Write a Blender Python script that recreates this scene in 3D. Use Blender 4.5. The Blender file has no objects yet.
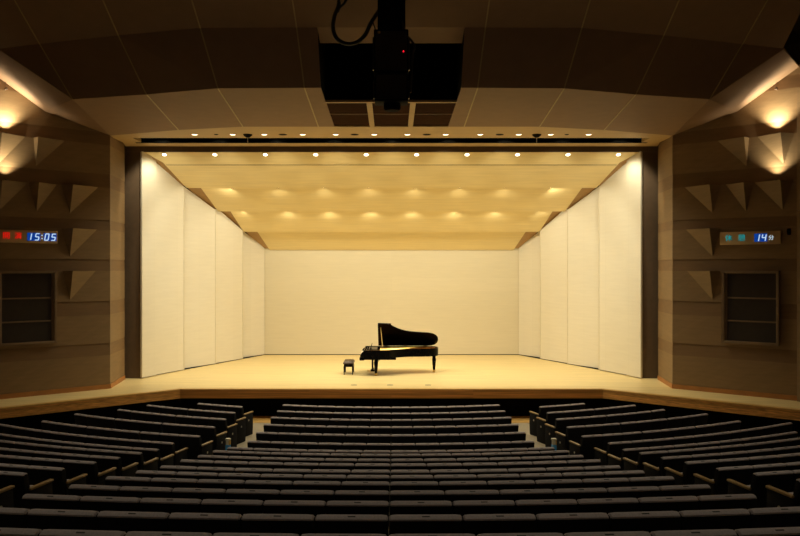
import bpy, bmesh, math, random
from mathutils import Vector, Matrix
random.seed(7)
SC = bpy.context.scene
COL = SC.collection
PI = math.pi
EYE = 4.6                                   # camera height above the stalls floor

# ------------------------------------------------------------------ camera, world, exposure
cam = bpy.data.cameras.new('camera')
cam.sensor_fit = 'HORIZONTAL'; cam.sensor_width = 36.0
F = 781.0
cam.lens = F / 800 * 36
cam.shift_x = (400 - 392.2) / 800
cam.clip_start = 0.05; cam.clip_end = 200
co = bpy.data.objects.new('camera', cam); COL.objects.link(co)
co.location = (0.027, 0, EYE); co.rotation_euler = (PI / 2, 0, 0)
SC.camera = co
w = bpy.data.worlds.new('world'); SC.world = w; w.use_nodes = True
w.node_tree.nodes['Background'].inputs[0].default_value = (0.02, 0.016, 0.012, 1)
w.node_tree.nodes['Background'].inputs[1].default_value = 0.02
SC.view_settings.view_transform = 'Standard'; SC.view_settings.look = 'None'
SC.view_settings.gamma = 1; SC.view_settings.use_curve_mapping = False
SC.view_settings.exposure = 0.0
SC.cycles.max_bounces = 10; SC.cycles.diffuse_bounces = 6
SC.cycles.sample_clamp_indirect = 4.0
WARM = (1.0, 0.895, 0.61)
E_SHELL = (140.0, 34.0, 38.0)
E_FILL = 238.0                             # unseen fill spots added in the soffit slot, aimed at the shell              # watts of the shell lamps, front / middle / rear row
E_SOFFIT = 120.0
E_UP = (150.0, 400.0, 3.0)
E_SEAT_FILL = (66.0, 84.0, 200.0)

# ------------------------------------------------------------------ materials
def mat(name, col, rough=0.6, metal=0.0, var=0.12, scale=(6, 6, 6), bump=0.0, emit=None, estr=1.0, coat=0.0, planks=None, col2=None, spec=None):
    m = bpy.data.materials.new(name); m.use_nodes = True
    nt = m.node_tree; b = nt.nodes['Principled BSDF']
    b.inputs['Roughness'].default_value = rough; b.inputs['Metallic'].default_value = metal
    if spec is not None: b.inputs['Specular IOR Level'].default_value = spec
    if coat: b.inputs['Coat Weight'].default_value = coat; b.inputs['Coat Roughness'].default_value = 0.04
    if emit:
        b.inputs['Base Color'].default_value = (*[c * .5 for c in emit], 1)
        b.inputs['Emission Color'].default_value = (*emit, 1); b.inputs['Emission Strength'].default_value = estr
        return m
    tc = nt.nodes.new('ShaderNodeTexCoord'); mp = nt.nodes.new('ShaderNodeMapping')
    mp.inputs['Scale'].default_value = scale
    nt.links.new(tc.outputs['Object'], mp.inputs['Vector'])
    no = nt.nodes.new('ShaderNodeTexNoise'); no.inputs['Scale'].default_value = 1.0; no.inputs['Detail'].default_value = 5
    nt.links.new(mp.outputs['Vector'], no.inputs['Vector'])
    rp = nt.nodes.new('ShaderNodeValToRGB')
    c2 = col2 or tuple(min(1, c * (1 + var)) for c in col)
    rp.color_ramp.elements[0].color = (*[c * (1 - var) for c in col], 1); rp.color_ramp.elements[0].position = .3
    rp.color_ramp.elements[1].color = (*c2, 1); rp.color_ramp.elements[1].position = .7
    nt.links.new(no.outputs['Fac'], rp.inputs['Fac'])
    out = rp.outputs['Color']; hgt = no.outputs['Fac']
    if planks:                               # (mapping rotation, board length, board width, seam strength)
        rot, bl, bw, seam = planks
        mp2 = nt.nodes.new('ShaderNodeMapping'); mp2.inputs['Rotation'].default_value = rot
        nt.links.new(tc.outputs['Object'], mp2.inputs['Vector'])
        br = nt.nodes.new('ShaderNodeTexBrick'); br.inputs['Scale'].default_value = 1.0
        br.inputs['Brick Width'].default_value = bl; br.inputs['Row Height'].default_value = bw
        br.inputs['Mortar Size'].default_value = 0.004; br.inputs['Mortar Smooth'].default_value = .3
        br.inputs['Color1'].default_value = (1, 1, 1, 1); br.inputs['Color2'].default_value = (1 - var, 1 - var, 1 - var * 1.2, 1)
        br.inputs['Mortar'].default_value = (1 - seam,) * 3 + (1,)
        nt.links.new(mp2.outputs['Vector'], br.inputs['Vector'])
        mx = nt.nodes.new('ShaderNodeMix'); mx.data_type = 'RGBA'; mx.blend_type = 'MULTIPLY'; mx.inputs['Factor'].default_value = 1
        nt.links.new(out, mx.inputs['A']); nt.links.new(br.outputs['Color'], mx.inputs['B'])
        out = mx.outputs['Result']
    nt.links.new(out, b.inputs['Base Color'])
    if bump:
        bp = nt.nodes.new('ShaderNodeBump'); bp.inputs['Strength'].default_value = bump; bp.inputs['Distance'].default_value = .02
        nt.links.new(hgt, bp.inputs['Height']); nt.links.new(bp.outputs['Normal'], b.inputs['Normal'])
    return m

RX = (PI / 2, 0, 0)
M = {}
M['shell_wall'] = mat('bleached_wood_panel', (.77, .73, .64), .55, var=.025, scale=(1.2, 1.2, 14), planks=((PI / 2, 0, PI / 2), 40, .45, .05))
M['backing'] = mat('brown_backing', (.44, .27, .12), .6, var=.06)
M['panel_edge'] = mat('panel_edge_oak', (.70, .65, .54), .5, var=.05)
M['shell_back'] = mat('bleached_wood_back', (.73, .66, .505), .55, var=.025, scale=(1.2, 1.2, 14), planks=(RX, 40, .6, .07))
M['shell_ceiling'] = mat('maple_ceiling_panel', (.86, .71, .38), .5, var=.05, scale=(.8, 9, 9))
M['stage_floor'] = mat('stage_maple_boards', (.81, .65, .33), .42, var=.09, scale=(.7, 14, 8), planks=((0, 0, 0), 3.2, .11, .22))
M['fascia'] = mat('stage_fascia_oak', (.78, .38, .10), .45, var=.35, scale=(.8, 6, 40), planks=((PI / 2, 0, 0), 5, .055, .3))
M['nosing'] = mat('stage_nosing_maple', (.68, .42, .13), .4, var=.1, scale=(2, 12, 12))
M['baseboard'] = mat('orange_wood_base', (.42, .18, .05), .5, var=.12, scale=(3, 3, 9))
M['hall_wall'] = mat('hall_brown_wall', (.25, .162, .078), .6, var=.07, scale=(2, 2, 16), planks=((PI / 2, 0, .69), 30, .11, .08))
M['band'] = mat('hall_wall_red_band', (.19, .112, .05), .6, var=.08, scale=(2, 2, 16))
M['hall_ceiling'] = mat('hall_ceiling_brown', (.25, .147, .078), .7, var=.05, scale=(3, 3, 3))
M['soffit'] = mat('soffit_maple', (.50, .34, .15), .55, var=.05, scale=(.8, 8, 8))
M['lit_edge'] = mat('gold_lit_edge', (.44, .32, .13), .5, var=.05)
M['dark_frame'] = mat('dark_bronze_frame', (.13, .085, .052), .6, var=.08)
M['void'] = mat('black_void', (.004, .004, .004), .95, var=.1, spec=.05)  # near-black colour standing in for the darkness inside hollows and recesses
M['black_paint'] = mat('black_painted_metal', (.003, .003, .003), .8, var=.1, spec=.08)
M['rubber'] = mat('black_rubber_cable', (.012, .011, .010), .45, var=.1)
M['louvre'] = mat('dark_red_louvre', (.05, .022, .012), .9, var=.1, spec=.02)
M['carpet'] = mat('grey_beige_floor', (.36, .31, .23), .85, var=.08, scale=(20, 20, 20), bump=.1)
M['seat_fabric'] = mat('purple_grey_fabric', (.50, .445, .475), .9, var=.12, scale=(60, 60, 60), bump=.15)
M['seat_shell'] = mat('black_seat_shell', (.008, .008, .010), .75, var=.15, spec=.15)
M['seat_frame'] = mat('charcoal_seat_frame', (.012, .012, .014), .6, var=.1, spec=.2)
M['arm_wood'] = mat('oak_arm_cap', (.34, .225, .09), .45, var=.12, scale=(30, 6, 30))
M['plate'] = mat('dark_number_plate', (.02, .017, .012), .4, var=.1)
M['disc'] = mat('pale_number_disc', (.5, .46, .38), .4, var=.05)
M['lacquer'] = mat('black_piano_lacquer', (.002, .002, .0025), .25, var=.05, spec=.08)
M['brass'] = mat('brass', (.80, .56, .20), .3, metal=.9, var=.05)
M['gold_plate'] = mat('gold_iron_frame', (.32, .10, .009), .6, spec=.08, metal=.0, var=.1)
M['soundboard'] = mat('spruce_soundboard', (.6, .27, .06), .4, var=.1, scale=(2, 40, 4))
M['ivory'] = mat('ivory_keys', (.85, .82, .72), .3, var=.02)
M['ebony'] = mat('ebony_keys', (.008, .008, .008), .3, var=.05)
M['red_felt'] = mat('red_felt', (.25, .03, .02), .9, var=.1)
M['leather'] = mat('brown_black_leather', (.05, .028, .02), .4, var=.2, scale=(40, 40, 40), bump=.2)
M['sign_body'] = mat('bronze_sign_panel', (.62, .45, .24), .5, var=.05)
M['blue_cell'] = mat('blue_display_cell', (0, 0, 0), emit=(.0, .06, .42), estr=.6)
M['white_seg'] = mat('white_display_segment', (0, 0, 0), emit=(.6, .8, 1.0), estr=.75)
M['red_led'] = mat('red_lit_character', (0, 0, 0), emit=(.8, .012, .006), estr=.75)
M['teal_led'] = mat('teal_lit_character', (0, 0, 0), emit=(.02, .45, .5), estr=.5)
M['red_dot'] = mat('red_indicator', (0, 0, 0), emit=(1, .01, .03), estr=1.2)
M['glass'] = mat('dark_booth_glass', (.035, .026, .018), .35, var=.1)
M['win_frame'] = mat('bronze_window_frame', (.20, .135, .075), .5, var=.06)
M['lens'] = mat('warm_lamp_lens', (0, 0, 0), emit=(1, .86, .6), estr=5.0)
M['lens_dim'] = mat('dim_lamp_lens', (0, 0, 0), emit=(1, .8, .5), estr=2.5)
M['ring'] = mat('gold_lamp_ring', (.6, .42, .18), .4, var=.05)
M['marker_white'] = mat('white_gold_marker', (.9, .85, .7), .5, var=.05)
M['marker_gold'] = mat('gold_marker_face', (.75, .5, .15), .5, var=.05)
M['marker_blue'] = mat('blue_marker_base', (.08, .42, .95), .5, var=.05)
M['floor_lid'] = mat('grey_floor_lid', (.30, .26, .18), .5, var=.05)

# ------------------------------------------------------------------ mesh helpers
class MB:
    def __init__(s): s.v = []; s.f = []
    def add(s, vs, fs):
        o = len(s.v); s.v += [tuple(v) for v in vs]; s.f += [tuple(i + o for i in f) for f in fs]; return s
    def box(s, x0, x1, y0, y1, z0, z1):
        vs = [(x, y, z) for x in (x0, x1) for y in (y0, y1) for z in (z0, z1)]
        return s.add(vs, [(0, 1, 3, 2), (4, 6, 7, 5), (0, 4, 5, 1), (2, 3, 7, 6), (0, 2, 6, 4), (1, 5, 7, 3)])
    def prism(s, poly, z0, z1, f=None):      # poly: (x, y); f maps (x, y, z) to a point
        f = f or (lambda x, y, z: (x, y, z)); n = len(poly)
        vs = [f(x, y, z0) for x, y in poly] + [f(x, y, z1) for x, y in poly]
        return s.add(vs, [tuple(range(n))[::-1], tuple(range(n, 2 * n))] + [(i, (i + 1) % n, n + (i + 1) % n, n + i) for i in range(n)])
    def plate(s, pts, d):                    # polygon in space thickened by vector d
        n = len(pts); d = Vector(d)
        vs = [Vector(p) for p in pts] + [Vector(p) + d for p in pts]
        return s.add(vs, [tuple(range(n)), tuple(range(n, 2 * n))[::-1]] + [(i, n + i, n + (i + 1) % n, (i + 1) % n) for i in range(n)])
    def lathe(s, prof, n=16, c=(0, 0, 0)):   # prof: (r, z)
        vs = []; k = len(prof)
        for i in range(n):
            a = 2 * PI * i / n
            vs += [(c[0] + r * math.cos(a), c[1] + r * math.sin(a), c[2] + z) for r, z in prof]
        fs = [(i * k + j, ((i + 1) % n) * k + j, ((i + 1) % n) * k + j + 1, i * k + j + 1) for i in range(n) for j in range(k - 1)]
        fs += [tuple(i * k for i in range(n)), tuple(i * k + k - 1 for i in range(n))[::-1]]
        return s.add(vs, fs)
    def tube(s, pts, r, n=8):
        pts = [Vector(p) for p in pts]; vs = []; m = len(pts)
        for i, p in enumerate(pts):
            t = (pts[min(i + 1, m - 1)] - pts[max(i - 1, 0)]).normalized()
            a = t.cross(Vector((0, 0, 1)))
            if a.length < .05: a = t.cross(Vector((0, 1, 0)))
            a.normalize(); b = t.cross(a)
            vs += [p + (a * math.cos(2 * PI * k / n) + b * math.sin(2 * PI * k / n)) * (r[i] if isinstance(r, (list, tuple)) else r) for k in range(n)]
        fs = [(i * n + k, i * n + (k + 1) % n, (i + 1) * n + (k + 1) % n, (i + 1) * n + k) for i in range(m - 1) for k in range(n)]
        fs += [tuple(range(n))[::-1], tuple(range((m - 1) * n, m * n))]
        return s.add(vs, fs)
    def mesh(s, name, material, smooth=False, bevel=0, seg=2):
        bm = bmesh.new()
        vs = [bm.verts.new(v) for v in s.v]
        for f in s.f:
            try: bm.faces.new([vs[i] for i in f])
            except ValueError: pass
        bmesh.ops.remove_doubles(bm, verts=bm.verts, dist=1e-5)
        bmesh.ops.recalc_face_normals(bm, faces=bm.faces)
        if bevel:
            es = [e for e in bm.edges if len(e.link_faces) == 2 and e.calc_face_angle(0) > .6]
            bmesh.ops.bevel(bm, geom=es, offset=bevel, segments=seg, affect='EDGES', profile=.5)
        me = bpy.data.meshes.new(name); bm.to_mesh(me); bm.free()
        me.materials.append(material)
        if smooth or bevel:
            for p in me.polygons: p.use_smooth = True
            me.set_sharp_from_angle(angle=math.radians(40))
        return me
    def build(s, name, material, parent=None, **k):
        return link(name, s.mesh(name, material, **k), parent)

def link(name, me, parent=None):
    o = bpy.data.objects.new(name, me); COL.objects.link(o)
    if parent: o.parent = parent
    return o
def tag(o, label, cat, group=None, kind=None):
    o['label'] = label; o['category'] = cat
    if group: o['group'] = group
    if kind: o['kind'] = kind
    return o
def thing(name, label, cat, loc=(0, 0, 0), rz=0, group=None):
    o = link(name, None); o.location = loc; o.rotation_euler = (0, 0, rz); o.empty_display_size = .2
    return tag(o, label, cat, group)
def struct(mb, name, material, parent=None, **k):
    o = mb.build(name, material, parent, **k)
    if not parent: o['kind'] = 'structure'
    return o
def Z(dz): return dz + EYE
WORDS = 'zeroth first second third fourth fifth sixth seventh eighth ninth tenth eleventh twelfth thirteenth fourteenth fifteenth sixteenth seventeenth'.split()

# ------------------------------------------------------------------ the stage
STAGE = .9
FE = [(-12.4, 18.85), (-10.35, 20.62), (-6.45, 23.88), (6.45, 23.88), (10.35, 20.62), (12.4, 18.85)]   # front edge
mb = MB(); mb.prism(FE + [(14, 24), (14, 36), (-14, 36), (-14, 24)], .62, STAGE - .001)
mb.add([], [])
struct(mb, 'floor_stage', M['stage_floor'])
def offset(path, d):                          # shift an open path towards +Y side
    out = []
    for i, p in enumerate(path):
        a = Vector(path[max(i - 1, 0)]); b = Vector(path[min(i + 1, len(path) - 1)]); p = Vector(p)
        t = (b - a).normalized(); n = Vector((-t.y, t.x)); out.append(tuple(p + n * d))
    return out
def strip(path, d0, d1, z0, z1, name, material, **k):
    a = offset(path, d0); b = offset(path, d1); m = MB()
    for i in range(len(path) - 1):
        m.prism([a[i], a[i + 1], b[i + 1], b[i]], z0, z1)
    return struct(m, name, material, **k)
strip(FE, -.03, .0, .62, STAGE - .03, 'trim_1', M['fascia'])
strip(FE, -.045, .16, STAGE - .03, STAGE + .004, 'trim_2', M['nosing'])
strip(FE, .42, .5, .0, .62, 'wall_stage_front', M['void'])
m = MB(); m.box(-6.3, 6.3, 23.2, 24.25, -.02, .006); struct(m, 'floor_strip', M['nosing'])

# shell side walls: four overlapping tall panels a side
CP = [(8.30, 26.2, 3.88, 7.40, 28.2, 2.89), (7.05, 28.1, 3.14, 6.68, 30.1, 2.18), (6.35, 30.0, 2.43, 6.02, 31.8, 1.47), (5.62, 31.7, 1.72, 5.18, 33.2, .765)]
YS = [26.2, 28.25, 30.0, 31.7, 33.2]
def shell_x(y): return 8.37 - .424 * (y - 26.2)
for s, nm in ((-1, 'wall_shell_left'), (1, 'wall_shell_right')):
    root = None
    for k in range(4):
        ya, yb = YS[k], YS[k + 1]
        xa = shell_x(ya) + (0, .27, .10, .27)[k]; xb = shell_x(yb)
        ta, tb = CP[k][2] + .01, CP[k][5] + (.05 if k < 3 else .1)
        if k == 0: ta = 3.95
        m = MB(); m.plate([(s * xa, ya, STAGE + .03), (s * xb, yb, STAGE + .03), (s * xb, yb, Z(tb)), (s * xa, ya, Z(ta))], (s * .06, .02, 0))
        o = m.build(nm if k == 0 else 'panel', M['shell_wall'], root)
        if k == 0: root = o; root['kind'] = 'structure'
        if k < 3:
            m = MB(); m.prism([(s * (xb - .004), yb - .03), (s * (xb - .012), yb + .01), (s * (xb + .06), yb + .035), (s * (xb + .06), yb)], STAGE + .03, Z(tb) - .02)
            m.build('panel_edge', M['panel_edge'], root)
    for k, (xf, yf, zf, xb, yb, zb) in enumerate(CP):
        def cz(y): return Z(zf + (zb - zf) * (y - yf) / (yb - yf)) + .08
        y0 = YS[k]; m = MB()
        m.plate([(s * (shell_x(y0) + .18), y0, cz(y0)), (s * (shell_x(yb) + .18), yb, cz(yb)), (s * (xb - .2), yb, cz(yb)), (s * (xf - .35), y0, cz(y0))], (0, 0, .02))
        m.build('cornice', M['backing'], root)
    m = MB(); m.prism([(s * 8.33, 26.10), (s * 8.06, 26.78), (s * 8.11, 26.80), (s * 8.385, 26.12)], STAGE + .03, Z(3.9))
    m.build('edge_panel', M['shell_wall'], root)
m = MB(); m.box(-5.5, 5.5, 33.25, 33.35, STAGE + .03, Z(1.6)); back = struct(m, 'wall_back', M['shell_back'])
# black strip standing in for the gap shadow under the shell panels
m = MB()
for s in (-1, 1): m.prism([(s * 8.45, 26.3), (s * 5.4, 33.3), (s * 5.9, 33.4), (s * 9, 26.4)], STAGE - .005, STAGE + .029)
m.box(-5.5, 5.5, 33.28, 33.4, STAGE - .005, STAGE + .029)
struct(m, 'shell_gap_shade', M['void'])

# shell ceiling: four tilted reflector panels
croot = None
for k, (xf, yf, zf, xb, yb, zb) in enumerate(CP):
    def pz(y): return Z(zf + (zb - zf) * (y - yf) / (yb - yf))
    side = [(xf, yf), (7.82, 26.75), (xb, yb)] if k == 0 else [(xf, yf), (xb, yb)]
    pts = [(x, y, pz(y)) for x, y in side] + [(-x, y, pz(y)) for x, y in side[::-1]]
    m = MB(); m.plate(pts, (0, .02, .07))
    o = m.build('ceiling_shell' if k == 0 else 'reflector_panel', M['shell_ceiling'], croot)
    if k == 0: croot = o; o['kind'] = 'structure'
m = MB(); m.plate([(-7.75, 26.86, Z(3.551)), (7.75, 26.86, Z(3.551)), (7.75, 26.875, Z(3.544)), (-7.75, 26.875, Z(3.544))], (0, 0, -.006))
m.build('shading_line', M['dark_frame'], croot)  # thin dark strip drawn for a line of shading across the panel

# dark portal legs and header around the shell
m = MB()
for s in (-1, 1): m.box(*sorted((s * 8.33, s * 9.3)), 26.22, 26.32, STAGE, Z(4.4))
m.box(-9.3, 9.3, 26.16, 26.21, Z(3.89), Z(4.5))
struct(m, 'trim_3', M['dark_frame'])
# backstage enclosure
m = MB(); m.box(-14, 14, 35.9, 36.0, 0, 12); struct(m, 'wall_backstage', M['void'])

# ------------------------------------------------------------------ proscenium side walls with bands and wedges
CX, CY, DU, DV = 8.64, 24.0, .768, .64
def W(s, u, n, dz): return (s * (CX + DU * u - DV * n), CY - DV * u - DU * n, Z(dz))
RET = (8.86, 25.95)
FIELDS = [(7.6, 6.62), (6.26, 5.4), (5.04, 4.14), (3.77, 2.87), (2.46, 1.46), (1.17, .26), (-.09, -1.01), (-1.43, -2.30), (-2.67, -3.56)]
def wall_loop(s, u_list):
    return None
for s, nm in ((-1, 'wall_left'), (1, 'wall_right')):
    f = MB(); b = MB()
    def P(t, n, dz):                          # t<0: along the return face, t>=0: along u
        if t >= 0: return W(s, t, n, dz)
        r = -t; return (s * (CX + (RET[0] - CX) * r - n), CY + (RET[1] - CY) * r, Z(dz))
    segs = [(0.0, 8.0)]
    def quad(mbx, t0, t1, n0, z0, n1, z1):
        mbx.add([P(t0, n0, z0), P(t1, n0, z0), P(t1, n1, z1), P(t0, n1, z1)], [(0, 1, 2, 3)])
    for i, (zt, zb) in enumerate(FIELDS):
        for t0, t1 in ((0, 8.0), (-1.0, -1e-9)):
            d = .025 if t0 == 0 else .010
            quad(f, t0, t1, 0, zb, 0, zt)
            if i < len(FIELDS) - 1:
                zn = FIELDS[i + 1][0]
                quad(b, t0, t1, 0, zb, -d, zb + .01)
                quad(b, t0, t1, -d, zb + .01, 0, zn)
    root = f.build(nm, M['hall_wall']); root['kind'] = 'structure'
    b.build('wall_band', M['band'], root)
    # wedge shaped sound diffusers
    def wedge(u0, uc, ud, zt, p=.30, h=.86):
        m = MB(); A, B, C_, D = W(s, u0, -.01, zt), W(s, uc, p, zt), W(s, uc, -.01, zt - h), W(s, ud, -.01, zt)
        m.add([A, B, C_, D], [(0, 1, 2), (1, 3, 2), (0, 3, 1), (0, 2, 3)]); m.build('diffuser_wedge', M['hall_wall'], root)
    wedge(1.31, 2.16, 2.22, 3.77, .26); wedge(2.42, 3.14, 3.42, 3.77, .34)
    wedge(.34, 1.20, 1.45, 2.46); wedge(1.55, 2.14, 2.36, 2.46, .27); wedge(2.35, 3.12, 3.4, 2.46)
    wedge(.38, 1.20, 1.45, 1.17); wedge(.42, 1.20, 1.42, -.09, .27, .9)
    # orange base along the foot of the wall
    m = MB(); pts0 = [P(8, .02, -3.7), P(0, .02, -3.7), P(-1, .02, -3.7)]
    for a, c in ((8.0, 0.0), (-1e-9, -1.0)):
        m.add([P(a, .02, -3.7), P(c, .02, -3.7), P(c, .02, -3.57), P(a, .02, -3.57), P(a, -.03, -3.7), P(c, -.03, -3.7), P(c, -.03, -3.56), P(a, -.03, -3.56)],
              [(0, 1, 2, 3), (3, 2, 6, 7), (4, 7, 6, 5), (0, 3, 7, 4), (1, 5, 6, 2), (0, 4, 5, 1)])
    struct(m, 'baseboard_left' if s < 0 else 'baseboard_right', M['baseboard'])
    # side pier closing the bay
    m = MB()
    for z0, z1 in ((-3.7, -1.0), (-.95, 1.55), (1.6, 5.0)):
        m.prism([W(s, 3.52, -.02, 0)[:2], W(s, 3.5, .10, 0)[:2], W(s, 4.6, .35, 0)[:2], W(s, 4.6, -.02, 0)[:2]], Z(z0), Z(z1))
    m.build('side_pier', M['hall_wall'], root)
    # control booth window
    u0, u1 = (1.60, 3.16) if s < 0 else (1.49, 3.04)
    a = math.atan2(DV, DU) * (-s)
    c = W(s, (u0 + u1) / 2, 0, -2.2)
    wn = link('window_1' if s < 0 else 'window_2', None); wn.location = c; wn.rotation_euler = (0, 0, a); wn['kind'] = 'structure'
    hw = (u1 - u0) / 2; H = 2.12
    m = MB(); fw = .075
    for b4 in ((-hw, -hw + fw, 0, H), (hw - fw, hw, 0, H), (-hw, hw, 0, fw), (-hw, hw, H - fw, H)):
        m.box(b4[0], b4[1], -.11, .02, b4[2], b4[3])
    m.build('window_frame', M['win_frame'], wn, bevel=.006)
    m = MB()
    for zz in (.66, 1.33): m.box(-hw + fw, hw - fw, -.06, -.03, zz - .022, zz + .022)
    m.box(hw - fw - .06 if s < 0 else -hw + fw, hw - fw if s < 0 else -hw + fw + .06, -.06, -.03, fw, H - fw)
    m.build('glazing_bar', M['win_frame'], wn)
    for z0, z1 in ((fw, .64), (.68, 1.31), (1.35, H - fw)):
        m = MB(); m.box(-hw + fw, hw - fw, -.028, -.022, z0, z1); m.build('pane', M['glass'], wn)

# ------------------------------------------------------------------ proscenium soffit and folded hall ceiling
S_E = [(0, 22.5), (2.1, 22.5), (4.27, 22.5), (6.27, 23.03), (8.64, 24.0)]
def mirror(p): return [(-x, y) for x, y in p[::-1]][:-1] + list(p)
se = mirror(S_E)
m = MB()
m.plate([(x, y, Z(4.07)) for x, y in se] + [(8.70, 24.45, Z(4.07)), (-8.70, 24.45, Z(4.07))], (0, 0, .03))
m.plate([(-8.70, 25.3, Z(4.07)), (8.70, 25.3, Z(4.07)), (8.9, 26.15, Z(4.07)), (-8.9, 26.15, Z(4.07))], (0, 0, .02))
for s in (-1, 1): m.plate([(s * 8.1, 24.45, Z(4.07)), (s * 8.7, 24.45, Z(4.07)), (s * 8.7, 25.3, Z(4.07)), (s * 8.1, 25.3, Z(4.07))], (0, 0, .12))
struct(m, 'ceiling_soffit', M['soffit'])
m = MB(); m.box(-8.3, 8.3, 24.3, 25.45, Z(4.5), Z(4.55)); m.box(-8.3, 8.3, 25.292, 25.45, Z(4.066), Z(4.5)); m.box(-8.3, 8.3, 24.3, 24.35, Z(4.10), Z(4.5))
struct(m, 'trim_4', M['void'])
AB = [(0, 18.2), (2.02, 18.2), (4.05, 18.26), (5.92, 18.9), (7.93, 19.45)]
BC = [(0, 17.37), (2.1, 17.37), (4.25, 17.4), (6.27, 17.96), (8.39, 18.65)]
TC = [(x, y - 2.0) for x, y in BC]
zS, zA, zB, zT = 4.07, 4.2, 5.35, 6.35
HX = 1.64
p2 = (10.1, 22.78, 4.57); p3 = (11.35, 21.74, 5.6); p4 = (9.6, 19.1, 5.35); p5 = (13.2, 20.2, 6.9)
T = (0, 0, .05)
mA = MB(); mB = MB(); mC = MB()
def v3(p, z): return (p[0], p[1], Z(z))
for s in (-1, 1):
    def q(mbx, pts, gap=0): mbx.plate([(s * p[0], p[1], p[2]) for p in pts], T)
    def lerp_band(E0, z0, E1, z1, mbx):
        for i in range(len(E0) - 1):
            if i == 0:                        # centre field: only outside the opening
                h = HX
                q(mbx, [(h, E0[0][1], Z(z0)), v3(E0[1], z0), v3(E1[1], z1), (h, E1[0][1], Z(z1))])
            else:
                q(mbx, [v3(E0[i], z0), v3(E0[i + 1], z0), v3(E1[i + 1], z1), v3(E1[i], z1)])
    lerp_band(S_E[:4], zS, AB[:4], zA, mA)
    q(mA, [v3(S_E[3], zS), v3(S_E[4], zS), v3(AB[4], zA), v3(AB[3], zA)])
    q(mA, [v3(S_E[4], zS), (p2[0], p2[1], Z(p2[2])), v3(AB[4], zA)])
    lerp_band(AB, zA, BC, zB, mB)
    q(mB, [v3(AB[4], zA), (p2[0], p2[1], Z(p2[2])), (p3[0], p3[1], Z(p3[2]))])
    q(mB, [v3(AB[4], zA), (p3[0], p3[1], Z(p3[2])), (p4[0], p4[1], Z(p4[2]))])
    q(mB, [v3(AB[4], zA), (p4[0], p4[1], Z(p4[2])), v3(BC[4], zB)])
    for i in range(4): q(mC, [v3(BC[i], zB), v3(BC[i + 1], zB), v3(TC[i + 1], zT), v3(TC[i], zT)])
    q(mC, [v3(BC[4], zB), (9.55, 19.05, Z(zB)), (9.3, 17.0, Z(zT)), v3(TC[4], zT)])
q2 = [(-HX, 17.37, Z(zB)), (HX, 17.37, Z(zB)), (HX, 18.07, Z(5.2)), (-HX, 18.07, Z(5.2))]
mA.plate(q2, T)
ceil = struct(mA, 'ceiling', M['hall_ceiling'])
mB.build('ceiling_fold', M['hall_ceiling'], ceil); mC.build('ceiling_rise', M['hall_ceiling'], ceil)
# thin gold strips painting the light caught by the panel joint edges
def pt_on(E, i, z): return Vector((E[i][0], E[i][1], Z(z)))
for s in (-1, 1):
    for i in (1, 2, 3, 4):
        pts = ([pt_on(S_E, i, zS)] if i < 4 else []) + [pt_on(AB, i, zA), pt_on(BC, i, zB), pt_on(TC, i, zT)]
        m = MB()
        for a, b_ in zip(pts, pts[1:]):
            d = .014
            m.plate([(s * (a.x - d), a.y, a.z - .012), (s * (a.x + d), a.y, a.z - .012), (s * (b_.x + d), b_.y, b_.z - .012), (s * (b_.x - d), b_.y, b_.z - .012)], (0, 0, .03))
        m.build('joint_lit_edge', M['lit_edge'], ceil)
# opening over the middle: black shaft, gold frame and louvred panels
m = MB()
def zA_at(y): return zA + (zS - zA) * (y - 18.2) / 4.3
for s in (-1, 1):
    m.plate([(s * HX, 17.38, Z(5.36)), (s * HX, 18.2, Z(4.22)), (s * HX, 19.57, Z(4.18)), (s * HX, 19.57, Z(7.4)), (s * HX, 17.38, Z(7.4))], (s * .04, 0, 0))
m.box(-HX, HX, 19.58, 19.64, Z(4.21), Z(7.4)); m.box(-HX, HX, 18.0, 18.06, Z(5.26), Z(7.4)); m.box(-HX - .1, HX + .1, 17.3, 19.7, Z(7.4), Z(7.45))
m.build('shaft', M['void'], ceil)
def slab(x0, x1, y0, y1, up0, up1): 
    return [(x0, y0, Z(zA_at(y0) + up0)), (x1, y0, Z(zA_at(y0) + up0)), (x1, y1, Z(zA_at(y1) + up0)), (x0, y1, Z(zA_at(y1) + up0))], (0, 0, up1 - up0)
m = MB()
for x0, x1, y0, y1 in ((-HX, HX, 19.5, 19.6), (-.62, -.48, 19.6, 22.5), (.48, .62, 19.6, 22.5)):
    m.plate(*slab(x0, x1, y0, y1, -.02, .04))
m.build('opening_frame', M['soffit'], ceil)
for x0, x1 in ((-HX, -.62), (-.48, .48), (.62, HX)):
    m = MB(); m.plate(*slab(x0, x1, 19.6, 22.5, .03, .06)); lv = m.build('louvre_panel', M['louvre'], ceil)
    m = MB(); m.plate(*slab(x0, x1, 20.96, 21.0, .015, .03)); m.build('louvre_bar', M['band'], lv)
# rear hall shell, out of the frame
m = MB(); m.box(-14, 14, -4, 16.7, Z(6.36), Z(6.46)); struct(m, 'ceiling_rear', M['hall_ceiling'])
m = MB(); m.box(-14, 14, 15.3, 36, Z(8.0), Z(8.1)); struct(m, 'ceiling_upper', M['void'])
for s, nm in ((-1, 'wall_side_left'), (1, 'wall_side_right')):
    m = MB(); m.box(*sorted((s * 14.0, s * 14.1)), -4, 36, 0, Z(8)); struct(m, nm, M['hall_wall'])
m = MB(); m.box(-14, 14, -4.1, -4, 0, Z(8)); struct(m, 'wall_rear', M['hall_wall'])

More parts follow.
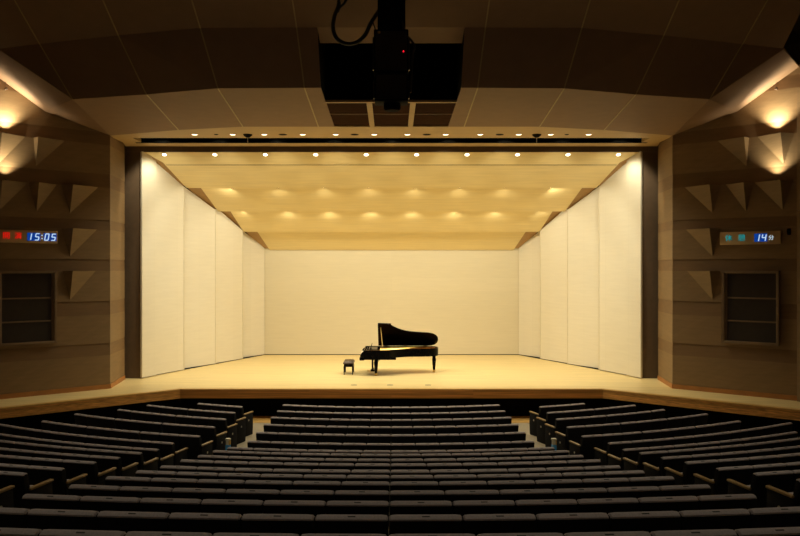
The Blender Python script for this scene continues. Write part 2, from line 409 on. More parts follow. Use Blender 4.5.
# ------------------------------------------------------------------ stalls floor: turned rake
YC = 33.0
ROWS = list(range(1, 18))
DZ = [-3.75, -3.72, -3.69, -3.66, -3.63, -3.61, -3.527, -3.356, -3.20, -3.03, -2.87, -2.68, -2.49, -2.31, -2.12, -1.93, -1.74]
BACKH = .85
def row_y(i): return 21.1 - (i - 1)
FZ = {i: DZ[i - 1] - BACKH + EYE for i in ROWS}
for i in range(18, 26): FZ[i] = FZ[17] + .187 * (i - 17)
def floor_z(R):
    if R <= 11.9: return FZ[1]
    if R < 17.4: return FZ[1] + (FZ[6] - FZ[1]) * min(1, (R - 11.9) / 5)
    i = min(25, 7 + int(R - 17.4)); return FZ[i]
prof = [(4.0, FZ[1]), (11.9, FZ[1]), (16.9, FZ[6]), (17.4, FZ[6])]
for i in range(7, 26): prof += [(17.4 + i - 7, FZ[i]), (18.4 + i - 7, FZ[i])]
m = MB(); NA = 60; k = len(prof); A0 = math.radians(70)
vs = []
for j in range(NA + 1):
    a = -A0 + 2 * A0 * j / NA
    vs += [(r * math.sin(a), YC - r * math.cos(a), z) for r, z in prof]
m.add(vs, [(j * k + i, (j + 1) * k + i, (j + 1) * k + i + 1, j * k + i + 1) for j in range(NA) for i in range(k - 1)])
struct(m, 'floor', M['carpet'])

# ------------------------------------------------------------------ auditorium seats
def seat_meshes(p):
    d = {}; hw = p / 2 - .004
    def backf(x, y, z): return (x, y + .16 * (.85 - z) / .85, z)
    # padded back: rounded cushion with a roll along the top
    sec = [(.055, .34), (.062, .45), (.064, .65), (.064, .76), (.058, .81), (.045, .838), (.015, .85), (-.025, .843), (-.045, .828), (-.046, .815), (.0, .81), (.02, .34)]
    m = MB(); xs = [(-hw, .93), (-hw + .012, .985), (-hw + .05, 1.0), (0, 1.0), (hw - .05, 1.0), (hw - .012, .985), (hw, .93)]
    n = len(sec); vs = []
    for x, t in xs:
        for y, z in sec:
            zz = .80 + (z - .80) * (1 - (1 - t) * 6.0) if z > .80 else z
            yy = .02 + (y - .02) * (.75 + .25 * (t - .93) / .07)
            vs.append(backf(x, yy, zz))
    fs = [(i * n + j, i * n + (j + 1) % n, (i + 1) * n + (j + 1) % n, (i + 1) * n + j) for i in range(len(xs) - 1) for j in range(n)]
    fs += [tuple(range(n)), tuple(range((len(xs) - 1) * n, len(xs) * n))[::-1]]
    m.add(vs, fs); d['backrest'] = m.mesh('backrest', M['seat_fabric'], smooth=True)
    d['backrest'].materials.append(M['seat_shell'])
    for pg in d['backrest'].polygons:
        if abs(pg.normal.x) > .8 and pg.center.z < .8: pg.material_index = 1
    m = MB()
    for (y0, y1, z0, z1) in ((-.044, .045, .28, .818),):
        vs = [backf(x, y, z) for x in (-hw, hw) for y in (y0, y1) for z in (z0, z1)]
        m.add(vs, [(0, 1, 3, 2), (4, 6, 7, 5), (0, 4, 5, 1), (2, 3, 7, 6), (0, 2, 6, 4), (1, 5, 7, 3)])
    d['back_shell'] = m.mesh('back_shell', M['seat_shell'], bevel=.008)
    m = MB(); vs = [backf(x, y, z) for x in (-.03, .03) for (y, z) in ((-.027, .8435), (-.016, .848), (-.016, .840), (-.027, .835))]
    m.add(vs, [(0, 1, 2, 3), (7, 6, 5, 4), (0, 4, 5, 1), (1, 5, 6, 2), (2, 6, 7, 3), (3, 7, 4, 0)]); d['number_plate'] = m.mesh('number_plate', M['plate'])
    m = MB(); sw = hw - .03; vs = []
    prof_s = [(.20, .40), (.24, .34), (.30, .36), (.37, .45), (.40, .54), (.38, .575), (.34, .57), (.26, .52)]
    n = len(prof_s)
    for x, t in ((-sw, .8), (-sw + .02, 1), (sw - .02, 1), (sw, .8)):
        vs += [(x, .27 + (y - .27) * t, .46 + (z - .46) * (.96 + .04 * t)) for y, z in prof_s]
    fs = [(i * n + j, i * n + (j + 1) % n, (i + 1) * n + (j + 1) % n, (i + 1) * n + j) for i in range(3) for j in range(n)]
    fs += [tuple(range(n)), tuple(range(3 * n, 4 * n))[::-1]]
    m.add(vs, fs); d['seat'] = m.mesh('seat', M['seat_fabric'], smooth=True)
    m = MB(); m.box(-.028, .028, .10, .36, 0, .03); m.box(-.02, .02, .14, .30, .03, .56); m.box(-.026, .026, .10, .48, .56, .60)
    d['armrest'] = m.mesh('armrest', M['seat_frame'], bevel=.005)
    m = MB(); m.prism([(.07, .0), (.52, .0), (.54, .30), (.52, .60), (.06, .60), (.03, .3)], -.02, .02, lambda a, b, c: (c, a, b))
    d['end_panel'] = m.mesh('end_panel', M['seat_shell'], bevel=.006)
    m = MB(); m.box(-.032, .032, .07, .54, .60, .632); d['arm_cap'] = m.mesh('arm_cap', M['arm_wood'], bevel=.008)
    m = MB(); m.lathe([(.0, -.004), (.026, -.004), (.026, .004), (0, .004)], 12)
    m.v = [(v[2], v[0], v[1]) for v in m.v]; d['number_disc'] = m.mesh('number_disc', M['disc'])
    return d
KITS = {}
def kit(p):
    p = round(p, 3)
    if p not in KITS: KITS[p] = seat_meshes(p)
    return KITS[p]
seats = []                                    # (block, row, k from aisle / left, n, R, phi, pitch, ends)
for i in ROWS:
    R = YC - row_y(i)
    half = 3.02 if i <= 6 else [3.24, 3.29, 3.32, 3.34, 3.36, 3.38, 3.41, 3.43, 3.45, 3.47, 3.48][i - 7]
    n = 12; p = 2 * half / n
    for k_ in range(n):
        if i == 17 and k_ in (0, 11): continue
        e = ('L',) if k_ == 0 else ('R',) if k_ == n - 1 else ()
        seats.append(('centre', i, k_, n, R, (k_ - (n - 1) / 2) * p / R, p, e))
SX = [4.02, 4.02, 4.04, 4.06, 4.13, 4.50, 4.53, 4.54, 4.59, 4.62, 4.70, 4.77, 4.82]
SN = [3, 6, 7, 9, 9, 10, 8, 7, 6, 4, 3, 2, 1]
for i in range(1, 14):
    y = row_y(i) + (.0 if i <= 3 else -.1 if i == 4 else -.22 if i == 5 else .05 if i == 6 else .12)
    R = math.hypot(SX[i - 1], YC - y); ph0 = math.asin(SX[i - 1] / R)
    p = [.482, .470, .472, .464, .494][i - 1] if i <= 5 else .535 if i == 6 else .57
    for s, nm in ((-1, 'left'), (1, 'right')):
        for k_ in range(SN[i - 1]):
            gap = .035 * (k_ // 3) if i <= 5 else 0
            a = ph0 + ((k_ + .5) * p + gap) / R
            e = (('R',) if s < 0 else ('L',)) if k_ == 0 else ()
            seats.append((nm, i, k_, SN[i - 1], R, s * a, p, e))
def seat_dist(q): return math.hypot(q[4] * math.sin(q[5]), YC - q[4] * math.cos(q[5]))
order = sorted(range(len(seats)), key=lambda j: seat_dist(seats[j]))
single = set(order[:300])
stuff = MB(); stuff_m = []; SM = [M['seat_fabric'], M['seat_shell'], M['seat_frame'], M['arm_wood'], M['plate'], M['disc']]
def parts_of(q):
    d = kit(q[6]); hw = q[6] / 2
    L = [('backrest', (0, 0, 0)), ('back_shell', (0, 0, 0)), ('seat', (0, 0, 0)), ('number_plate', (0, 0, 0))]
    if 'L' in q[7]: L.append(('end_panel', (-hw, 0, 0)))
    else: L.append(('armrest', (-hw, 0, 0)))
    if 'R' in q[7]: L.append(('end_panel', (hw, 0, 0)))
    elif q[0] != 'centre' and q[2] == q[3] - 1 and q[0] == 'right': L.append(('armrest', (hw, 0, 0)))
    return [(n_, d[n_], o) for n_, o in L], d
for j, q in enumerate(seats):
    blk, i, k_, n, R, ph, p, ends = q
    loc = Vector((R * math.sin(ph), YC - R * math.cos(ph), floor_z(R - .22)))
    plist, d = parts_of(q)
    if j in single:
        if blk == 'centre':
            kk = k_ + 1 if k_ < n // 2 else n - k_
            lb = f'dark seat, centre block, {WORDS[i]} row from the stage, {WORDS[kk]} from the {"left" if k_ < n // 2 else "right"} aisle'
        else:
            lb = f'dark seat, {blk} block, {WORDS[i]} row from the stage, {WORDS[k_ + 1]} from the aisle'
        r = thing('auditorium_seat', lb, 'seat', loc, ph, f'seats of the {blk} block')
        for nm, me, off in plist:
            o = link(nm, me, r); o.location = off
            if nm == 'end_panel':
                c_ = link('arm_cap', d['arm_cap'], o); c_['label'] = 'pale wooden arm cap'
                dc = link('number_disc', d['number_disc'], o); dc.location = (.021 if off[0] > 0 else -.021, .30, .42)
    else:
        mt = Matrix.Translation(loc) @ Matrix.Rotation(ph, 4, 'Z')
        pl = list(plist)
        for nm, me, off in plist:
            if nm == 'end_panel': pl += [('arm_cap', d['arm_cap'], off), ('number_disc', d['number_disc'], (off[0] + (.021 if off[0] > 0 else -.021), .30, .42))]
        for nm, me, off in pl:
            mm = mt @ Matrix.Translation(off)
            stuff.add([mm @ v.co for v in me.vertices], [tuple(f.vertices) for f in me.polygons])
            stuff_m += [SM.index(me.materials[f.material_index]) for f in me.polygons]
me = bpy.data.meshes.new('front_row_seats'); me.from_pydata(stuff.v, [], stuff.f)
for mt_ in SM: me.materials.append(mt_)
me.polygons.foreach_set('material_index', stuff_m)
for pg in me.polygons: pg.use_smooth = True
me.set_sharp_from_angle(angle=math.radians(40))
o = link('front_row_seats', me)
tag(o, 'dark seats of the rows closest to the stage front', 'seats', kind='stuff')

# ------------------------------------------------------------------ aisle markers
for s, nm in ((-1, 'left'), (1, 'right')):
    R = math.hypot(3.62, YC - 17.35)
    t = thing('aisle_marker', f'small white and gold post with blue base in the {nm} aisle', 'marker', (s * 3.62, 17.35, floor_z(R)), s * .22, 'aisle markers')
    m = MB(); m.box(-.05, .05, -.04, .04, 0, .56); m.build('base', M['marker_blue'], t, bevel=.01)
    m = MB(); m.box(-.04, .03, -.035, .035, .56, .66); m.build('post', M['marker_white'], t, bevel=.008)
    m = MB(); m.box(.03, .05, -.035, .035, .56, .66); m.build('side_strip', M['marker_gold'], t)
    m = MB(); m.box(-.055, .055, -.045, .045, .66, .70); m.build('cap', M['marker_white'], t, bevel=.012)

# ------------------------------------------------------------------ grand piano
PX = (360.2 - 391.3) / 28.5
piano = thing('grand_piano', 'black lacquered concert grand with its lid open, at centre stage', 'piano', (PX, 27.4, STAGE + .0))
OUT = [(0.62, -.76), (.98, -.76), (1.06, -.70), (1.16, -.58), (1.30, -.45), (1.45, -.35), (1.6, -.275), (1.8, -.22), (2.0, -.19), (2.25, -.165), (2.4, -.14), (2.55, -.08), (2.66, .02), (2.73, .16), (2.755, .34), (2.73, .53), (2.65, .67), (2.53, .745), (2.4, .76), (.62, .76)]
full = [(.15, -.76)] + OUT + [(.15, .76)]
def inset(poly, d):
    out = []; n = len(poly)
    for i in range(n):
        a, b_, c = Vector(poly[i - 1]), Vector(poly[i]), Vector(poly[(i + 1) % n])
        t = ((b_ - a).normalized() + (c - b_).normalized()).normalized(); nrm = Vector((-t.y, t.x)); out.append(tuple(b_ + nrm * d))
    return out
inn = inset(full, .035)
m = MB(); n = len(full)
vs = [(x, y, z) for z in (.61, .89) for x, y in full] + [(x, y, z) for z in (.61, .89) for x, y in inn]
fs = []
for i in range(n):
    j = (i + 1) % n
    fs += [(i, j, n + j, n + i), (2 * n + i, 3 * n + i, 3 * n + j, 2 * n + j), (n + i, n + j, 3 * n + j, 3 * n + i), (i, 2 * n + i, 2 * n + j, j)]
m.add(vs, fs); m.build('case', M['lacquer'], piano, smooth=True)
m = MB(); m.prism(inn, .70, .74); m.build('soundboard', M['soundboard'], piano)
m = MB(); m.prism([(x * .985 + .03, y * .96) for x, y in inset(OUT, .09)], .85, .872); m.build('iron_frame', M['gold_plate'], piano)
m = MB()
for i in range(26):
    y0 = -.62 + i * .05; m.tube([(.7, y0, .876), (min(2.5, 1.0 + (i / 25) ** .8 * 1.5), min(.62, y0 + .2), .876)], .004, 5)
m.build('strings', M['brass'], piano)
m = MB(); m.box(.04, 1.25, -.745, .745, .56, .615); m.box(0, .16, -.745, .745, .54, .64); m.build('key_bed', M['lacquer'], piano, bevel=.012)
for y0, y1 in ((-.76, -.67), (.67, .76)):
    m = MB(); m.prism([(.03, .66), (.16, .66), (.17, .84), (.13, .84), (.08, .81), (.02, .72)], y0, y1, lambda a, b, c: (a, c, b)); m.build('cheek', M['lacquer'], piano, bevel=.012)
m = MB()
for i in range(52): m.box(.03, .17, -.64 + i * 1.28 / 52 + .001, -.64 + (i + 1) * 1.28 / 52 - .001, .70, .735)
m.build('white_keys', M['ivory'], piano)
m = MB()
for i in range(51):
    if i % 7 in (1, 4): continue
    yk = -.64 + (i + 1) * 1.28 / 52; m.box(.085, .17, yk - .006, yk + .006, .735, .748)
m.build('black_keys', M['ebony'], piano)
m = MB(); m.prism([(.18, .73), (.21, .73), (.25, .865), (.22, .865)], -.66, .66, lambda a, b, c: (a, c, b)); m.build('fallboard', M['lacquer'], piano, bevel=.005)
m = MB(); m.prism([(.34, .885), (.365, .885), (.42, 1.03), (.395, 1.03)], -.40, .40, lambda a, b, c: (a, c, b)); md = m.build('music_desk', M['lacquer'], piano, bevel=.006)
m = MB(); m.box(.30, .60, -.45, .45, .87, .887); m.build('desk_shelf', M['lacquer'], md)
TH = math.radians(35)
def lidf(x, w, h): return (x, .735 - w * math.cos(TH) + h * math.sin(TH), .893 + w * math.sin(TH) + h * math.cos(TH))
m = MB(); m.prism([(x, .775 - y) for x, y in OUT], 0, .025, lidf); lid = m.build('lid', M['lacquer'], piano, smooth=True)
m = MB(); m.prism([(.63, .02), (1.08, .02), (1.08, 1.5), (.63, 1.535)], .027, .05, lidf); m.build('front_flap', M['lacquer'], lid, bevel=.006)
m = MB()
for xh in (.9, 1.6, 2.3): m.tube([(xh - .06, .745, .895), (xh + .06, .745, .895)], .012, 8)
m.build('hinge', M['brass'], lid)
m = MB(); m.tube([(.80, -.70, .89), lidf(.72, 1.30, -.002)], .014, 8); m.build('prop_stick', M['brass'], piano)
m = MB(); m.tube([lidf(.70, .2, -.004), lidf(.70, 1.4, -.004)], .006, 6); 
def leg(x, y):
    m = MB()
    for (r0, z0, r1, z1) in ((.055, .56, .062, .61), (.062, .48, .055, .56), (.040, .09, .070, .48)):
        vs = [(x + sx * r0, y + sy * r0, z0) for sx, sy in ((-1, -1), (1, -1), (1, 1), (-1, 1))] + [(x + sx * r1, y + sy * r1, z1) for sx, sy in ((-1, -1), (1, -1), (1, 1), (-1, 1))]
        m.add(vs, [(3, 2, 1, 0), (4, 5, 6, 7), (0, 1, 5, 4), (1, 2, 6, 5), (2, 3, 7, 6), (3, 0, 4, 7)])
    lg = m.build('leg', M['lacquer'], piano, bevel=.005)
    m = MB(); m.lathe([(.0, .045), (.034, .045), (.030, .10), (0, .10)], 14, (x, y, 0))
    vs = []; c = MB(); c.lathe([(0, -.018), (.046, -.024), (.05, 0), (.046, .024), (0, .018)], 16)
    m.add([(x + v[0], y + v[2], .05 + v[1]) for v in c.v], c.f); m.build('caster', M['brass'], lg, smooth=True)
leg(.56, -.60); leg(.56, .60); leg(2.60, .28)
m = MB(); m.box(.40, .46, -.15, -.11, .12, .60); m.box(.40, .46, .11, .15, .12, .60); m.box(.36, .50, -.18, .18, .09, .14)
m.tube([(.44, 0, .13), (.75, 0, .6)], .01, 6)
ly = m.build('pedal_lyre', M['lacquer'], piano, bevel=.004)
for y0 in (-.09, 0, .09):
    m = MB(); m.box(.24, .38, y0 - .02, y0 + .02, .085, .10); m.build('pedal', M['brass'], ly, bevel=.004)

bench = thing('piano_bench', 'small dark leather piano bench beside the keyboard', 'bench', ((348.8 - 391.3) / 28.5, 27.4, STAGE))
m = MB(); G = 9; hx, hy = .185, .38; vs = []
for i in range(G):
    for j in range(G * 2 - 1):
        x = -hx + 2 * hx * i / (G - 1); y = -hy + 2 * hy * j / (2 * G - 2)
        ex = min(1, 6 * (1 - abs(x) / hx)) ; ey = min(1, 10 * (1 - abs(y) / hy))
        tuft = .5 + .5 * math.cos(4 * PI * (x / hx)) * math.cos(8 * PI * (y / hy))
        vs.append((x, y, .41 + .045 * (ex * ey) ** .5 + .012 * tuft * ex * ey))
K2 = 2 * G - 1; fs = [(i * K2 + j, (i + 1) * K2 + j, (i + 1) * K2 + j + 1, i * K2 + j + 1) for i in range(G - 1) for j in range(K2 - 1)]
m.add(vs, fs); m.box(-hx, hx, -hy, hy, .375, .41)
m.build('cushion', M['leather'], bench, smooth=True)
m = MB(); m.box(-.16, .16, -.35, .35, .27, .375); m.build('seat_frame', M['lacquer'], bench, bevel=.006)
for sx in (-1, 1):
    for sy in (-1, 1):
        m = MB(); vs = []
        for r, z in ((.016, 0), (.026, .29)): vs += [(sx * .145 + a * r, sy * .33 + b_ * r, z) for a, b_ in ((-1, -1), (1, -1), (1, 1), (-1, 1))]
        m.add(vs, [(3, 2, 1, 0), (4, 5, 6, 7), (0, 1, 5, 4), (1, 2, 6, 5), (2, 3, 7, 6), (3, 0, 4, 7)]); m.build('leg', M['lacquer'], bench, bevel=.003)
for sy in (-1, 1):
    m = MB(); m.lathe([(0, -.02), (.03, -.02), (.03, .02), (0, .02)], 12); m.v = [(v[0], sy * .37 + v[2], .34 + v[1]) for v in m.v]
    m.build('height_knob', M['lacquer'], bench, smooth=True)

# floor socket lids on the apron
for x, px, lb in ((354, 0, 'small grey floor socket lid on the apron, below the piano bench'), (390, 0, 'small grey floor socket lid at the middle of the apron'), (428, 0, 'small grey floor socket lid on the apron, below the piano tail')):
    t = thing('floor_socket', lb, 'socket lid', ((x - 391.3) * 24.7 / F, 24.7, STAGE), 0, 'floor sockets')
    m = MB(); m.box(-.09, .09, -.06, .06, -.001, .006); m.build('lid_plate', M['floor_lid'], t)
    m = MB(); m.box(-.03, .03, -.01, .01, .006, .009); m.build('pull', M['dark_frame'], t)

# ------------------------------------------------------------------ illuminated sign panels
def text_mesh(body, size):
    cu = bpy.data.curves.new('lettering', 'FONT'); cu.body = body; cu.size = size; cu.extrude = .004
    cu.align_x = 'CENTER'; cu.align_y = 'CENTER'
    o = bpy.data.objects.new('lettering', cu); COL.objects.link(o)
    dg = bpy.context.evaluated_depsgraph_get()
    me = bpy.data.meshes.new_from_object(o.evaluated_get(dg)); bpy.data.objects.remove(o); return me
SEG = {'0': 'abcdef', '1': 'bc', '4': 'fgbc', '5': 'afgcd'}
def digit(mb, ch, x, z, w, h, t, y0, y1):
    sk = .18
    def bar(xa, za, xb, zb):
        p = [(xa, za), (xb, zb)]
        if abs(xb - xa) > abs(zb - za): q_ = [(xa, za - t / 2), (xb, zb - t / 2), (xb, zb + t / 2), (xa, za + t / 2)]
        else: q_ = [(xa - t / 2, za), (xa + t / 2, za), (xb + t / 2, zb), (xb - t / 2, zb)]
        q_ = [(x + a + sk * b_, z + b_) for a, b_ in q_]
        mb.prism(q_, y0, y1, lambda a, b_, c: (a, c, b_))
    hw, hh = w / 2, h / 2
    c = {'a': (-hw, hh, hw, hh), 'b': (hw, 0, hw, hh), 'c': (hw, -hh, hw, 0), 'd': (-hw, -hh, hw, -hh), 'e': (-hw, -hh, -hw, 0), 'f': (-hw, 0, -hw, hh), 'g': (-hw, 0, hw, 0)}
    for k_ in SEG[ch]: bar(*c[k_])
def sign(s, u0, u1, dz0, dz1, label, red, digits, trail):
    a = math.atan2(DV, DU) * (-s)
    hw = (u1 - u0) / 2; H = dz1 - dz0
    t = thing('display_panel', label, 'sign', W(s, (u0 + u1) / 2, .0, dz0), a)
    m = MB(); m.box(-hw, hw, -.09, .03, 0, H); m.build('panel', M['sign_body'], t, bevel=.006)
    def xl(u): return (u - (u0 + u1) / 2) * s
    return t, xl, H
def u_of(px, s):
    t = (px - 391.0) / F * s
    return (CY * t - CX) / (DU + DV * t)
t, xl, H = sign(-1, 1.57, 3.28, .72, 1.08, 'bronze wall display reading 15:05 in white beside two red characters', '', '', '')
for i, (px, ch) in enumerate(((5.2, '開'), (17.0, '演'))):
    me = text_mesh(ch, .205); me.materials.clear(); me.materials.append(M['red_led'])
    o = link('lit_character', me, t); o.rotation_euler = (PI / 2, 0, 0); o.location = (xl(u_of(px, -1)), -.096, H * .52); o['label'] = 'red lit character'
xs = [u_of(px, -1) for px in (29.3, 36.0, 45.6, 52.3)]
m = MB()
for u in xs: m.box(xl(u) - .088, xl(u) + .088, -.095, -.089, .065, H - .065)
m.build('blue_cell', M['blue_cell'], t)
m = MB()
for u, ch in zip(xs, '1505'): digit(m, ch, xl(u) - (.03 if ch == '1' else 0), H / 2, .095, .185, .030, -.100, -.096)
xc = xl(u_of(40.8, -1))
for dz in (-.045, .045): m.box(xc - .016, xc + .016, -.100, -.089, H / 2 + dz - .016, H / 2 + dz + .016)
m.build('time_digits', M['white_seg'], t)
t, xl, H = sign(1, 1.43, 3.08, .68, 1.05, 'bronze wall display reading 14 minutes in white beside two teal characters', '', '', '')
for px, ch in ((729.3, '休'), (742.3, '憩')):
    me = text_mesh(ch, .205); me.materials.clear(); me.materials.append(M['teal_led'])
    o = link('lit_character', me, t); o.rotation_euler = (PI / 2, 0, 0); o.location = (xl(u_of(px, 1)), -.096, H * .5); o['label'] = 'teal lit character'
xs = [u_of(px, 1) for px in (758, 764.6)]
m = MB()
for u in xs: m.box(xl(u) - .085, xl(u) + .085, -.095, -.089, .07, H - .065)
m.build('blue_cell', M['blue_cell'], t)
m = MB()
for u, ch in zip(xs, '14'): digit(m, ch, xl(u), H / 2, .095, .185, .030, -.100, -.096)
m.build('minute_digits', M['white_seg'], t)
me = text_mesh('分', .15); me.materials.clear(); me.materials.append(M['white_seg'])
o = link('lit_character', me, t); o.rotation_euler = (PI / 2, 0, 0); o.location = (xl(u_of(771.8, 1)), -.096, H * .47)
# small black wall camera beside the right display
cpt = W(1, 3.28, 0, 1.02)
t = thing('wall_camera', 'small black wall unit at the end of the teal display', 'camera', cpt, math.atan2(DV, DU) * -1)
m = MB(); m.box(-.03, .03, -.14, 0, -.06, .06); m.build('body', M['black_paint'], t, bevel=.008)
m = MB(); m.box(-.045, .045, -.012, .005, -.09, .09); m.build('bracket', M['black_paint'], t)

# ------------------------------------------------------------------ lamps
def spot(name, parent, loc, energy, size, blend, col=WARM, rot=(0, 0, 0), radius=.05):
    l = bpy.data.lights.new(name, 'SPOT'); l.energy = energy; l.spot_size = math.radians(size); l.spot_blend = blend
    l.color = col; l.shadow_soft_size = radius
    o = bpy.data.objects.new(name, l); COL.objects.link(o); o.parent = parent; o.location = loc; o.rotation_euler = rot
    return o
m = MB(); m.lathe([(.085, .0), (.105, -.012), (.105, .004), (.085, .004)], 20); RING = m.mesh('ring', M['ring'], smooth=True)
m = MB(); m.lathe([(0, -.008), (.06, -.008), (.086, -.002), (.086, .004), (0, .004)], 20); LENS = m.mesh('lens', M['lens'], smooth=True)
def downlight(label, group, loc, tilt, energy, size, blend, aim=0.0, scale=1.0):
    t = thing('downlight', label, 'ceiling light', loc, 0, group); t.rotation_euler = (tilt, 0, 0)
    a = link('trim_ring', RING, t); b_ = link('lens', LENS, t); b_['label'] = 'glowing lens'
    a.scale = b_.scale = (scale,) * 3
    if energy: spot('bulb', t, (0, 0, -.10), energy, size, blend, rot=(-tilt, aim, 0), radius=.07)
    return t
ORD = WORDS
for r, (yy, n, pitch, sc) in enumerate(((26.32, 10, 1.70, .88), (28.48, 8, 1.66, .8), (30.34, 8, 1.62, .8))):
    xf, yf, zf, xb, yb, zb = CP[r]
    zz = zf + (zb - zf) * (yy - yf) / (yb - yf); tilt = math.atan2(zb - zf, yb - yf)
    rn = ['front', 'second', 'third'][r]
    for k_ in range(n):
        x = (k_ - (n - 1) / 2) * pitch
        side = 'left' if k_ < n // 2 else 'right'; q_ = k_ + 1 if k_ < n // 2 else n - k_
        downlight(f'round downlight in the {rn} panel of the stage ceiling, {ORD[q_]} from the {side}', f'downlights of the {rn} stage ceiling panel', (x, yy, Z(zz) - .004), tilt, E_SHELL[r] * ((.25, 1, .35)[r] if k_ in (0, n - 1) else 1), (140, 178, 178)[r], (1, .35, .35)[r], aim=(.35 if k_ == 0 else -.35 if k_ == n - 1 else 0), scale=sc)
for k_, px in enumerate((195, 233, 264.6, 303, 336, 374.6, 407.7, 445.9, 480.5, 519, 551, 589)):
    side = 'left' if k_ < 6 else 'right'; q_ = k_ + 1 if k_ < 6 else 12 - k_
    downlight(f'round downlight in the soffit before the stage, {ORD[q_]} from the {side}', 'soffit downlights', ((px - 391.6) * 23.8 / F, 23.8, Z(4.07) - .004), 0, E_SOFFIT, 120, .5)
for px, lb in ((283, 'leftmost dark unlit downlight in the soffit'), (355, 'dark unlit downlight in the soffit left of the ceiling centre'), (427, 'dark unlit downlight in the soffit right of the ceiling centre'), (500, 'rightmost dark unlit downlight in the soffit')):
    t = thing('unlit_downlight', lb, 'ceiling light', ((px - 391.6) * 23.8 / F, 23.8, Z(4.07) - .002), 0, 'unlit soffit downlights')
    m = MB(); m.lathe([(0, -.004), (.10, -.004), (.10, .0), (0, .0)], 20); m.build('dark_lens', M['black_paint'], t)
    m = MB(); m.lathe([(.10, 0), (.125, -.010), (.125, .002), (.10, .002)], 20); m.build('trim_ring', M['dark_frame'], t, smooth=True)
for px, lb in ((248, 'black microphone hanging from the soffit, left side'), (537, 'black microphone hanging from the soffit, right side')):
    t = thing('hanging_microphone', lb, 'microphone', ((px - 391.6) * 23.8 / F, 23.8, Z(4.07) - .001), 0, 'soffit microphones')
    m = MB(); m.lathe([(0, -.10), (.06, -.09), (.14, -.02), (.14, 0), (0, 0)], 18); m.build('housing', M['black_paint'], t, smooth=True)
    m = MB(); m.tube([(0, 0, -.09), (0, 0, -.24)], .012, 8); m.build('stem', M['disc'], t)
for px, lb in ((216.5, 'small dark sensor in the soffit, left side'), (567, 'small dark sensor in the soffit, right side')):
    t = thing('soffit_sensor', lb, 'sensor', ((px - 391.6) * 23.8 / F, 23.8, Z(4.07)), 0, 'soffit sensors')
    m = MB(); m.lathe([(0, -.02), (.045, -.015), (.07, 0), (0, 0)], 14); m.build('cap', M['black_paint'], t, smooth=True)
# lamps added out of view over the stalls to brighten seats and fascia
for i, y in enumerate((3.5, 8.5, 13.5)):
    for k_, x in enumerate((-6, -2, 2, 6)):
        t = thing('added_downlight', f'added unseen round lamp in the rear ceiling, {("nearest", "middle", "farthest")[i]} line, {ORD[k_ + 1]} from the left', 'ceiling light', (x, y, Z(6.36) - .004), 0, 'added unseen lamps over the stalls')
        link('trim_ring', RING, t); link('lens', LENS, t); spot('bulb', t, (0, 0, -.06), E_SEAT_FILL[i], 78, .8)
# unseen fill spots added inside the soffit slot to light the shell evenly
for k_ in range(9):
    l = spot('stage_fill', None, ((k_ - 4) * 1.85, 24.75, Z(4.11)), E_FILL, 92, .35, rot=(math.radians(38), 0, 0), radius=.15)
# small uplights on the wall ledges
for s, nm in ((-1, 'left'), (1, 'right')):
    for zi, (zz, lb) in enumerate(((2.50, 'lower'), (3.80, 'middle'), (5.08, 'upper'))):
        loc = W(s, 2.98, .19, zz)
        t = thing('wall_uplight', f'small {lb} uplight on the {nm} wall ledge', 'wall light', loc, math.atan2(DV, DU) * -s, 'wall ledge uplights')
        m = MB(); m.lathe([(0, -.06), (.035, -.06), (.04, 0), (.034, 0), (.03, -.02), (0, -.02)], 14); m.build('housing', M['dark_frame'], t, smooth=True)
        m = MB(); m.box(-.012, .012, -.0, .19, -.05, -.03); m.build('bracket', M['dark_frame'], t)
        m = MB(); m.lathe([(0, -.018), (.03, -.018), (.03, -.012), (0, -.010)], 14); m.build('lens', M['lens_dim'], t)
        spot('bulb', t, (0, 0, .005), E_UP[zi], 110, 1.0, (1, .88, .62), (PI, 0, 0), .02)

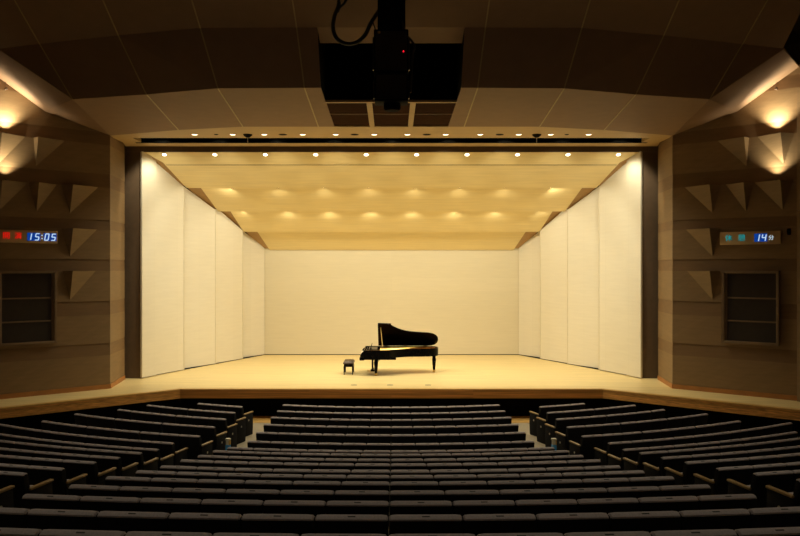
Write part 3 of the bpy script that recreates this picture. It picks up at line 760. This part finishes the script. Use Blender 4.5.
# ------------------------------------------------------------------ hanging loudspeaker mast in the ceiling opening
HY = 15.6
hx0 = (392 - 391.6) * HY / F
t = thing('hanging_speaker_mast', 'black equipment mast with cables hanging before the ceiling opening', 'loudspeaker', (hx0, HY, Z(7.0)))
m = MB(); m.box(-.27, .28, -.2, .2, -2.3, -.65); m.build('mast', M['black_paint'], t, bevel=.02)
for k_, (hw, z0, z1, tl) in enumerate(((.34, -3.15, -2.3, 0), (.33, -3.72, -3.17, .05))):
    m = MB(); m.prism([(-.22 - tl, z0), (.2, z0), (.24, z1), (-.24, z1)], -hw, hw, lambda a, b_, c: (c, a, b_)); sp = m.build('speaker_box', M['black_paint'], t, bevel=.02)
    m = MB(); m.box(-hw + .03, hw - .03, -.25 - tl, -.235 - tl * .5, z0 + .04, z1 - .04); m.build('grille', M['rubber'], sp)
    for sx in (-1, 1):
        m = MB(); m.box(sx * hw - .03, sx * hw + .03, -.06, .06, z0 + .1, z1 - .1); m.build('side_bracket', M['rubber'], sp, bevel=.008)
m = MB(); m.lathe([(0, -.14), (.14, -.14), (.17, -.10), (.17, 0), (0, 0)], 20, (.02, 0, -3.72)); m.build('bottom_unit', M['black_paint'], t, smooth=True)
m = MB(); m.lathe([(0, -.02), (.014, -.01), (.014, .01), (0, .02)], 10, ((404 - 392) * HY / F, -.262, (268 - 55) * HY / F - 7.0)); m.build('indicator_light', M['red_dot'], t, smooth=True)
m = MB(); m.lathe([(0, -.03), (.03, -.02), (.03, .02), (0, .03)], 12, ((380 - 392) * HY / F, -.24, (268 - 36) * HY / F - 7.0)); m.build('brass_knob', M['brass'], t, smooth=True)
def cable(pts, r, name='cable'):
    P3 = [Vector(((x - 392) * HY / F, y, (268 - z) * HY / F - 7.0)) for x, y, z in pts]
    out = []
    for i in range(len(P3) - 1):
        a = P3[max(i - 1, 0)]; b_ = P3[i]; c = P3[i + 1]; d = P3[min(i + 2, len(P3) - 1)]
        for q_ in range(6):
            u = q_ / 6; out.append(.5 * ((2 * b_) + (c - a) * u + (2 * a - 5 * b_ + 4 * c - d) * u * u + (3 * b_ - a - 3 * c + d) * u ** 3))
    out.append(P3[-1]); m = MB(); m.tube(out, r, 8); m.build(name, M['rubber'], t, smooth=True)
cable([(334, 0, -49), (337, -.1, -20), (340, -.1, 4), (336, -.15, 18), (334.5, -.18, 30), (338, -.2, 41), (347, -.2, 46.5), (357, -.2, 45.5), (366, -.2, 38), (372, -.2, 26), (380, -.15, 13)], .040)
cable([(356, 0, -49), (353, -.08, -20), (347, -.1, 2), (341, -.1, 9), (339, -.12, 14)], .026)
cable([(374, -.2, 26), (377, -.22, 36), (378, -.22, 52), (377, -.22, 66)], .012)
cable([(403, -.2, 25), (406, -.22, 37), (412, -.22, 44), (415, -.22, 50), (413, -.22, 60), (411, -.22, 95)], .022)
